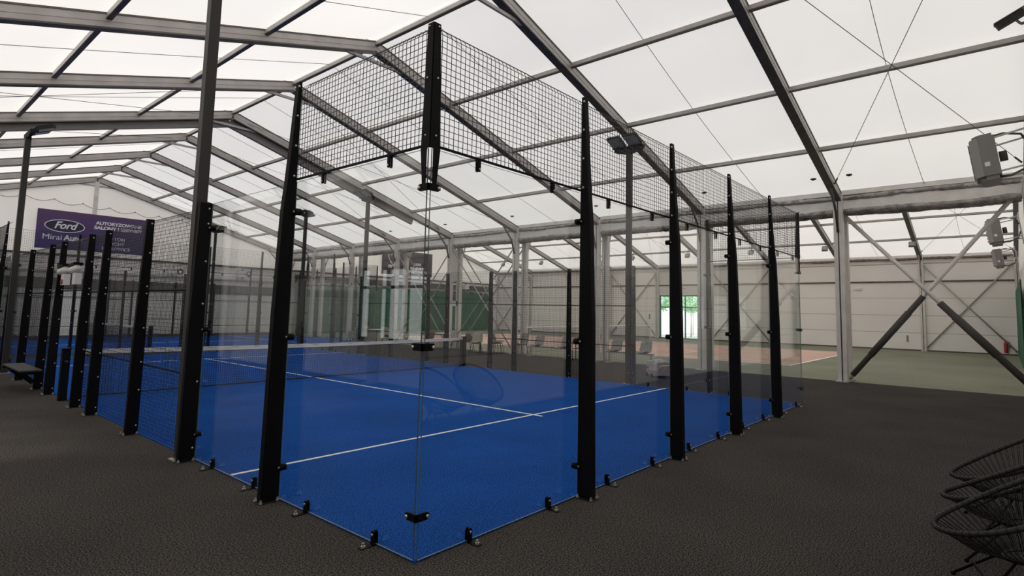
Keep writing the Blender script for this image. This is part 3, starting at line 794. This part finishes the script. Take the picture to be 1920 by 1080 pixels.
text_part('Auto', .37, (-.98, -.03, -.5), bn, 'letter', .012, width=.76)
for s_, x_, z_, w_ in (('AUTORYZOWANE', .92, .47, 2.05), ('SALONY I SERWISY', .9, .225, 2.14)):
    text_part(s_, .23, (x_, -.03, z_), bn, 'letter', .01, width=w_)
for s_, z_, w_ in (('BYTOM', -.31, .74), ('TYCHY', -.56, .72), ('MYS\u0141OWICE', -.82, 1.24)):
    text_part(s_, .23, (.85, -.03, z_), bn, 'letter', .006, width=w_)
M_['mauve'] = pbr('grey_mauve_banner', (.075, .06, .065), .6, noise=1)
b2 = thing('advertising_banner', 'grey mauve banner with white arcs logo on the far gable of the tennis hall', 'banner', (25.4, YF-.16, 5.35))
mb = MB(); mb.box((-2.45, -.02, -.95), (2.45, .02, .95)); mb.build('sheet', 'mauve', b2)
for a0, a1, cx in ((30, 150, -1.3), (200, 340, -1.3)):
    mb = MB(); mb.tube([(cx+.45*math.cos(R(a)), -.03, .25+.45*math.sin(R(a))) for a in range(a0, a1, 10)], .035, 6); mb.build('logo_arc', 'letter', b2)
mb = MB(); mb.tube([(-1.9, -.03, .6), (-1.82, -.03, .2), (-1.6, -.03, 0)], .03, 6); mb.build('logo_arc', 'letter', b2)
text_part('merce', .42, (-1.35, -.03, -.42), b2, 'letter', .02)
for i, s in enumerate(('LIDER', 'KOMFORTU', 'SPORTOWE LO')):
    text_part(s, .27, (.95, -.03, -.12-.3*i), b2, 'letter', .012, align='CENTER')

# festoon cable and small fittings on the far gable
mb = MB()
for i in range(16):
    xa, xb = XL+1+1.15*i, XL+1+1.15*(i+1)
    zf = lambda x: 6.95-.0*abs(x-XR)-.12*abs(x-2.5)*.4
    if xb > 13.5: break
    mb.tube([(xa+(xb-xa)*q/8, YF-.08, zf(xa+(xb-xa)*q/8)-.18*math.sin(math.pi*q/8)) for q in range(9)], .012, 5, cap=False)
    mb.ball((xa, YF-.08, zf(xa)), .03)
tag(mb.build('festoon_cable', 'alu_dark'), 'thin scalloped cable strung across the top of the banner gable', 'cable')
mb = MB(); mb.box((XR-.09, YF-.12, 6.38), (XR+.09, YF-.02, 8.1)); tag(mb.build('gable_mullion', 'column'), 'pale vertical profile in the middle of the banner gable', 'mullion')
def blower():
    t = thing('air_blower', '', 'air blower', (0, 0, 0))
    mb = MB(); mb.box((-.4, -.35, -.18), (.12, 0, .18)); mb.build('casing', 'white_plastic', t)
    mb = MB(); mb.lathe([(.15, 0), (.17, .1), (.15, .2), (.11, .2), (.11, .1)]); o = mb.build('nozzle', 'sleeve', t); o.rotation_euler = (R(90), 0, 0); o.location = (.2, -.2, 0)
    mb = MB(); mb.box((-.1, -.06, -.4), (0, 0, .35)); mb.build('bracket', 'steel', t)
    return t
bl = Proto(blower)
for x, z, wh in ((9.0, 3.62, 'below the corner of the purple banner'), (12.8, 3.72, 'on the gable between the banner and the gutter columns')):
    bl.put(T(x, YF-.13, z), 'white air blower with dark nozzle '+wh, 'air blowers')
bl.put(T(31.8, YF-.13, 3.75), 'white air blower with dark round nozzle above the green curtain', 'air blowers')
def drum_unit():
    t = thing('drum_fixture', '', 'wall fixture', (0, 0, 0))
    mb = MB(); mb.cyl((-.2, -.1, .0), (.2, -.1, .03), .065, 16); mb.ball((-.2, -.1, .0), .065, 0, 14); mb.build('drum', 'white_plastic', t)
    mb = MB(); mb.obox((0, -.09, .1), (.21, 0, .015), (0, .07, 0), (0, 0, .022)); mb.build('cover', 'black', t)
    mb = MB(); mb.box((-.02, -.12, -.26), (.18, -.02, -.05)); mb.build('control_box', 'white_plastic', t)
    mb = MB(); mb.box((-.2, -.1, -.26), (-.03, -.03, -.06)); mb.build('bracket', 'black', t)
    return t
tw = Proto(drum_unit)
o = tw.put(T(-.015, 10.6, 2.37) @ RZ(-90), 'white drum fixture with dark cover over the aisle gateway, the one with a red badge', 'white drum fixtures')
mb = MB(); mb.cyl((.09, -.135, -.2), (.09, -.12, -.2), .05, 14); mb.build('badge', 'red', o)
tw.put(T(-.015, 9.75, 2.37) @ RZ(-90), 'white drum fixture with dark cover over the aisle gateway, no badge', 'white drum fixtures')

# ------------------------------------------------------------------ heaters, camera, signs on the walls
def big_heater():
    t = thing('gas_heater', '', 'heater', (0, 0, 0))
    # casing faces +y, hung off the wall at y=-.75
    mb = MB(); plan = [(-.42, -.16), (.42, -.16), (.42, .1), (.3, .22), (-.3, .22), (-.42, .1)]
    mb.prism(plan, 'z', -.38, .38, 0)
    mb.prism([(a*.94, b_*.8) for a, b_ in plan], 'z', .38, .43, 0); mb.prism([(a*.9, b_*.75) for a, b_ in plan], 'z', -.46, -.38, 0)
    mb.build('casing', 'heater', t)
    mb = MB(); mb.add([(-.422, .1, -.38), (-.302, .222, -.38), (-.302, .222, .38), (-.422, .1, .38)], [(0, 1, 2, 3)]); mb.box((-.29, .222, -.36), (.29, .232, .36))
    for i in range(7): mb.obox((0, .245, -.3+.1*i), (.28, 0, 0), (0, .012, .01), (0, 0, .004))
    mb.build('louvre', 'heater_light', t)
    mb = MB(); mb.box((-.424, -.02, -.2), (-.42, .06, -.12)); mb.build('rating_plate', 'white_plastic', t)
    mb = MB(); mb.cyl((-.1, -.18, 0), (-.1, -.3, 0), .1, 14); mb.build('motor', 'sleeve', t)
    mb = MB()
    for z in (-.36, .36):
        mb.tube([(-.2, -.05, z*1.1), (-.2, -.3, z*1.15), (-.2, -.55, z*.9), (-.2, -.62, z*.35)], .022, 8)
    mb.build('flexible_hose', 'alu_dark', t)
    mb = MB()
    for x in (-.35, .35):
        mb.beam((x, -.1, .33), (x, -.64, .38), .03, .03); mb.beam((x, -.1, -.33), (x, -.64, -.3), .03, .03)
    mb.box((-.4, -.66, -.5), (.4, -.64, .5)); mb.build('wall_bracket', 'steel', t)
    return t
bh = Proto(big_heater)
bh.put(T(11.3, -3.15, 4.9) @ Matrix.Rotation(R(-7), 4, 'X'), 'large grey gas heater bracketed high on the near gable of the padel hall', 'gas heaters')
bh.put(T(22, -3.16, 4.78) @ Matrix.Rotation(R(-7), 4, 'X'), 'grey gas heater on the near gable of the tennis hall, closer to the gutter', 'gas heaters')
bh.put(T(32.5, -3.17, 4.76) @ Matrix.Rotation(R(-7), 4, 'X'), 'grey gas heater on the near gable of the tennis hall, farther from the gutter', 'gas heaters')
t = thing('security_camera', 'dark bullet security camera on a short arm high on the near gable', 'camera', (8.0, -3.55, 6.25))
mb = MB(); mb.obox((0, .02, 0), (.05, 0, 0), (0, .16, -.075), (0, .02, .04)); mb.build('housing', 'rim', t)
mb = MB(); mb.obox((0, .02, .06), (.065, 0, 0), (0, .19, -.09), (0, .003, .006)); mb.build('sunshield', 'alu_dark', t)
mb = MB(); mb.cyl((0, -.05, -.03), (0, -.1, -.1), .018, 8); mb.cyl((0, -.1, -.1), (0, -.38, -.06), .022, 8); mb.build('arm', 'alu_dark', t)
mb = MB(); mb.tube([(8.6, YN+.04, 8.0), (8.62, YN+.05, 6), (8.55, YN+.06, 4.5), (8.65, YN+.05, 2.6)], .012, 6); tag(mb.build('wall_cable', 'alu_dark'), 'thin dark cable dropping down the near gable below the camera', 'cable')
mb = MB(); mb.box((15.8, YN+.02, 3.2), (16.05, YN+.12, 3.5)); tag(mb.build('junction_box', 'white_plastic'), 'small white junction box on the near gable by the gutter column', 'junction box')
def exit_lamp():
    t = thing('exit_sign_lamp', '', 'sign', (0, 0, 0))
    mb = MB(); mb.box((-.07, -.22, -.06), (0, .22, .06)); mb.build('housing', 'white_plastic', t)
    mb = MB(); mb.box((-.09, -.08, -.04), (-.07, .08, .04)); mb.build('diffuser', 'tape', t)
    return t
ex = Proto(exit_lamp)
ex.put(T(XW, 3.44, 3.5), 'small white emergency lamp high on the outer tennis wall beside the bare brace bay', 'emergency lamps')
ex.put(T(XW, 14.7, 3.65), 'small white emergency lamp above the glazed door', 'emergency lamps')
def small_flood():
    t = thing('small_floodlight', '', 'floodlight', (0, 0, 0))
    mb = MB(); mb.obox((0, 0, 0), (.05, 0, -.03), (0, .15, 0), (.07, 0, .12)); mb.build('housing', 'heater', t)
    mb = MB(); mb.obox((-.055, 0, .03), (.004, 0, -.002), (0, .12, 0), (.045, 0, .085)); mb.build('lens', 'lampglass', t)
    mb = MB(); mb.beam((.05, 0, 0), (.15, 0, .45), .03, .03); mb.build('bracket', 'alu_dark', t)
    return t
sf = Proto(small_flood)
for k in range(1, 9):
    sf.put(T(32.2, YN+k*BAY-.02, 5.62), f'small square floodlight under the {ORD[k-1]} free roof frame of the tennis hall', 'small floodlights')
t = thing('fire_extinguisher', 'red fire extinguisher hanging low on the outer tennis wall by the near gable', 'fire extinguisher', (XW-.12, -3.25, .12))
mb = MB(); mb.lathe([(.001, 0), (.085, .01), (.09, .05), (.09, .45), (.07, .52), (.03, .56), (.03, .6), (.001, .6)]); mb.build('cylinder', 'red', t)
mb = MB(); mb.box((-.05, -.015, .6), (.06, .015, .66)); mb.build('handle', 'black', t)
mb = MB(); mb.tube([(0, -.03, .6), (0, -.15, .55), (0, -.13, .25)], .014, 6); mb.build('hose', 'black', t)
for z, y, nm in ((1.4, 17.3, 'door jamb'), (.5, 1.0, 'brace bay')):
    mb = MB(); mb.box((XW-.05, y, z), (XW, y+.09, z+.35)); tag(mb.build('switch_box', 'grey_shell'), f'small grey switch box on the outer tennis wall near the {nm}', 'switch box')

# ------------------------------------------------------------------ seats and tables by the gutter columns
def shell(mb, w, d, h, th=.02, lean=.12, n=8):
    # one-piece seat shell: profile runs from the front lip over the pan up the back, cupped sideways
    prof = [(-d/2, .02), (-d/2+.06, 0), (0, -.015), (d/2-.1, -.01), (d/2-.03, .05), (d/2+.02, .16), (d/2+.06, .3), (d/2+lean, h)]
    vs = []
    for k in (0, 1):
        for i, (y, z) in enumerate(prof):
            q = i/(len(prof)-1); ww = w/2*(1-.18*max(0, q-.5))*(.9 if i == 0 else 1)*(.8 if i == len(prof)-1 else 1)
            for j in range(n+1):
                u = -1+2*j/n; cup = .05*u*u
                vs.append((u*ww, y-(cup if q > .5 else 0)-(k*th if q > .5 else 0), z+(cup if q <= .55 else 0)-(k*th if q <= .5 else 0)))
    m_ = len(prof)*(n+1); fs = []
    for i in range(len(prof)-1):
        for j in range(n):
            a = i*(n+1)+j; fs.append((a, a+1, a+n+2, a+n+1)); fs.append((m_+a, m_+a+n+1, m_+a+n+2, m_+a+1))
    for i in range(len(prof)-1):
        for j in (0, n):
            a = i*(n+1)+j; fs.append((a, a+n+1, m_+a+n+1, m_+a))
    for j in range(n):
        fs.append((j, m_+j, m_+j+1, j+1)); a = (len(prof)-1)*(n+1)+j; fs.append((a, a+1, m_+a+1, m_+a))
    mb.add(vs, fs, 0, True)
def shell_chair():
    t = thing('shell_chair', '', 'chair', (0, 0, 0))
    mb = MB(); shell(mb, .47, .44, .4, .025); o = mb.build('seat_shell', 'taupe', t); o.location = (0, 0, .46)
    mb = MB(); mb.box((-.17, -.16, .405), (.17, .16, .425)); mb.build('seat_frame', 'black', t)
    for sx in (-1, 1):
        for sy in (-1, 1):
            mb = MB(); mb.tube([(sx*.15, sy*.14, .42), (sx*.23, sy*.22, 0)], .011, 8); mb.build('leg', 'black', t)
    return t
def round_table():
    t = thing('round_table', '', 'table', (0, 0, 0))
    mb = MB(); mb.lathe([(.001, .74), (.4, .74), (.405, .725), (.4, .71), (.001, .71)], n=32); mb.build('tabletop', 'white_plastic', t)
    mb = MB(); mb.cyl((0, 0, .02), (0, 0, .71), .035, 14); mb.build('pedestal', 'black', t)
    mb = MB(); mb.lathe([(.001, .0), (.23, .0), (.23, .015), (.05, .03), (.001, .03)], n=24); mb.build('foot', 'black', t)
    return t
sc, rt = Proto(shell_chair), Proto(round_table)
ct = 'taupe thin legged shell chair '
rt.put(T(14.6, 13.9), 'round white table on black pedestal beside the third free gutter column', 'round pedestal tables')
rt.put(T(14.5, 16.1), 'round white table on black pedestal beside the fourth free gutter column', 'round pedestal tables')
rt.put(T(14.3, 20.9), 'round white table beyond the fifth free gutter column by the rear court', 'round pedestal tables')
for x, y, a, l in ((14.5, 14.55, 160, 'at the far side of the first cafe table'), (14.0, 13.55, -60, 'between the first cafe table and the front court'),
                   (14.7, 13.1, 20, 'at the near side of the first cafe table'), (15.1, 13.35, 60, 'at the gutter column side of the first cafe table'),
                   (14.3, 16.95, 175, 'at the far side of the second cafe table'), (14.6, 15.3, 10, 'at the near side of the second cafe table'),
                   (14.0, 21.6, 170, 'at the far side of the third cafe table'), (14.4, 20.1, 0, 'at the near side of the third cafe table')):
    sc.put(T(x, y) @ RZ(a), ct+l, 'taupe shell chairs')
# a = 0 faces -y (front of the shell), back toward +y
def lounge():
    t = thing('lounge_armchair', '', 'armchair', (0, 0, 0))
    mb = MB(); mb.box((-.3, -.32, .22), (.3, .3, .4)); mb.build('seat', 'grey_shell', t)
    mb = MB(); mb.prism([(.2, .3), (.34, .3), (.42, .82), (.32, .84)], 'x', -.34, .34); mb.build('backrest', 'grey_shell', t)
    for sx in (-1, 1):
        mb = MB(); mb.box((sx*.37-.05, -.32, .2), (sx*.37+.05, .34, .58)); mb.build('armrest', 'grey_shell', t)
        for y in (-.27, .27):
            mb = MB(); mb.cyl((sx*.34, y, 0), (sx*.34, y, .22), .018, 8); mb.build('leg', 'black', t)
    return t
lg = Proto(lounge)
lg.put(T(14.4, 22.6) @ RZ(-60), 'grey lounge armchair beyond the cafe tables, next to the rear court corner', 'lounge armchairs')
lg.put(T(13.6, 20.8) @ RZ(100), 'grey lounge armchair turned toward the third cafe table', 'lounge armchairs')
def beam_bench(seats, L):
    def b():
        t = thing('beam_seating', '', 'beam bench', (0, 0, 0))
        mb = MB(); mb.box((-.03, -L/2, .36), (.03, L/2, .41)); mb.build('beam', 'alu', t)
        for y in (-L/2+.12, L/2-.12):
            mb = MB(); mb.box((-.025, y-.025, .03), (.025, y+.025, .36)); mb.box((-.26, y-.03, 0), (.26, y+.03, .035)); mb.build('leg', 'alu', t)
        for y in seats:
            mb = MB(); shell(mb, .46, .42, .42, .02, .1); o = mb.build('seat_shell', 'grey_shell', t); o.rotation_euler = (0, 0, R(-90)); o.location = (0, y, .44)
        mb = MB(); mb.box((-.2, -.2, .41), (.2, .25, .43)); mb.build('side_table', 'grey_shell', t)
        return t
    return b
Proto(beam_bench((-.72, .62), 2.1)).put(T(15.05, 10.55), 'two grey shells on a long beam between the second and third free gutter columns', 'beam seating')
Proto(beam_bench((-.55, .62), 1.9)).put(T(15.05, 6.95), 'two grey shells on a long beam between the first and second free gutter columns', 'beam seating')
def mesh_chair():
    t = thing('metal_armchair', '', 'armchair', (0, 0, 0))
    mb = MB(); vs = []; mb.box((-.23, -.22, .42), (.23, .2, .45)); mb.build('seat', 'sleeve', t)
    mb = MB(); mb.tube([(-.24, .2, .44), (-.24, .27, .78), (-.14, .29, .86), (.14, .29, .86), (.24, .27, .78), (.24, .2, .44)], .014, 8)
    for i in range(9): mb.cyl((-.2+.05*i, .22, .46), (-.2+.05*i, .285, .84), .006, 5)
    mb.build('backrest', 'black', t)
    for s in (-1, 1):
        mb = MB(); mb.tube([(s*.25, -.2, 0), (s*.26, -.22, .55), (s*.26, -.15, .64), (s*.26, .1, .65), (s*.24, .26, .62)], .013, 8); mb.build('front_leg', 'black', t)
        mb = MB(); mb.tube([(s*.23, .2, .44), (s*.25, .28, 0)], .013, 8); mb.build('rear_leg', 'black', t)
    return t
mc = Proto(mesh_chair)
mc.put(T(14.9, 8.95) @ RZ(-70), 'black metal armchair with rounded back standing by the second free gutter column', 'black metal armchairs')
mc.put(T(15.0, 12.05) @ RZ(-110), 'black metal armchair with rounded back standing by the third free gutter column', 'black metal armchairs')

# ball machine on a trolley
t = thing('ball_machine', 'silver ball machine on a pinkish low trolley beside the front court near the gutter', 'ball machine', T(12.25, 4.4) @ RZ(45))
mb = MB(); mb.box((-.34, -.26, .06), (.34, .26, .2)); mb.build('trolley_body', 'pinkish', t)
mb = MB(); mb.box((-.2, -.18, .2), (.22, .2, .38)); mb.prism([(-.22, .38), (.26, .38), (.16, .46), (-.2, .48)], 'y', -.15, .17); mb.build('hopper', 'silver', t)
mb = MB(); mb.cyl((.1, -.26, .27), (.3, -.3, .3), .07, 14); mb.build('launch_tube', 'sleeve', t)
mb = MB(); mb.tube([(-.34, -.1, .2), (-.55, -.12, .36), (-.6, .1, .36), (-.34, .12, .24)], .015, 8); mb.build('handle', 'white_plastic', t)
mb = MB()
for i in range(4): mb.tube([(-.3+.12*i, -.2, .42), (-.1+.1*i, 0, .5-.02*i), (.12+.07*i, .22, .4)], .022, 8)
mb.build('coiled_bar', 'white_plastic', t)
mb = MB(); mb.box((-.3, -.24, .2), (-.2, .1, .42)); mb.box((.24, -.2, .2), (.32, .2, .34)); mb.build('side_box', 'pinkish', t)
for x in (-.25, .25):
    for y in (-.26, .26):
        mb = MB(); mb.cyl((x, y-.02, .06), (x, y+.02, .06), .06, 14); mb.build('wheel', 'black', t)

# ------------------------------------------------------------------ string chairs against the near gable, front of the picture
def string_chair():
    t = thing('string_chair', '', 'chair', (0, 0, 0))
    N = 64
    def ring(a, k=1.0):
        s = math.cos(a); return Vector((.37*math.sin(a)*(1-.12*s)*k, -.45*s*k, .40+.48*((1-s)/2)**1.3))
    mb = MB(); mb.tube([ring(2*math.pi*i/N) for i in range(N)], .017, 10, closed=True); mb.build('rim', 'rim', t)
    hub = lambda a: Vector((.13*math.sin(a), .05-.13*math.cos(a), .26+.02*(1-math.cos(a))))
    mb = MB(); mb.tube([hub(2*math.pi*i/32) for i in range(32)], .009, 8, closed=True); mb.build('hub_ring', 'rim', t)
    mb = MB(); n = 60
    for i in range(n):
        a = 2*math.pi*i/n; p = ring(a); q = hub(a+.12*math.sin(3*a)); mid = p.lerp(q, .5)+Vector((0, 0, -.035))
        for d in (-.006, .006):
            off = Vector((math.cos(a)*d, math.sin(a)*d, 0)); mb.tube([p+off, mid+off, q+off*.5], .0028, 4, cap=False)
        mb.ball(p, .0195, 0, 6)
    mb.build('cord_seat', 'cord', t)
    for ax, ay in ((-.28, -.3), (.28, -.3), (0, .34)):
        mb = MB(); top = Vector((ax*.35, .05+ay*.3, .27)); mb.tube([top, Vector((ax, ay, .012))], .009, 8); mb.cyl((ax, ay, 0), (ax, ay, .02), .016, 10); mb.build('leg', 'black', t)
    mb = MB(); mb.beam((-.2, -.2, .13), (.2, -.2, .13), .012, .012); mb.build('stretcher', 'black', t)
    return t
st = Proto(string_chair)
for x, a, l in ((2.25, 195, 'closest to the glass corner aisle'), (3.05, 180, 'in the middle of the three'), (3.9, 195, 'deepest along the near gable')):
    st.put(T(x, -3.28) @ RZ(a), 'charcoal string chair against the near gable, '+l, 'string chairs')
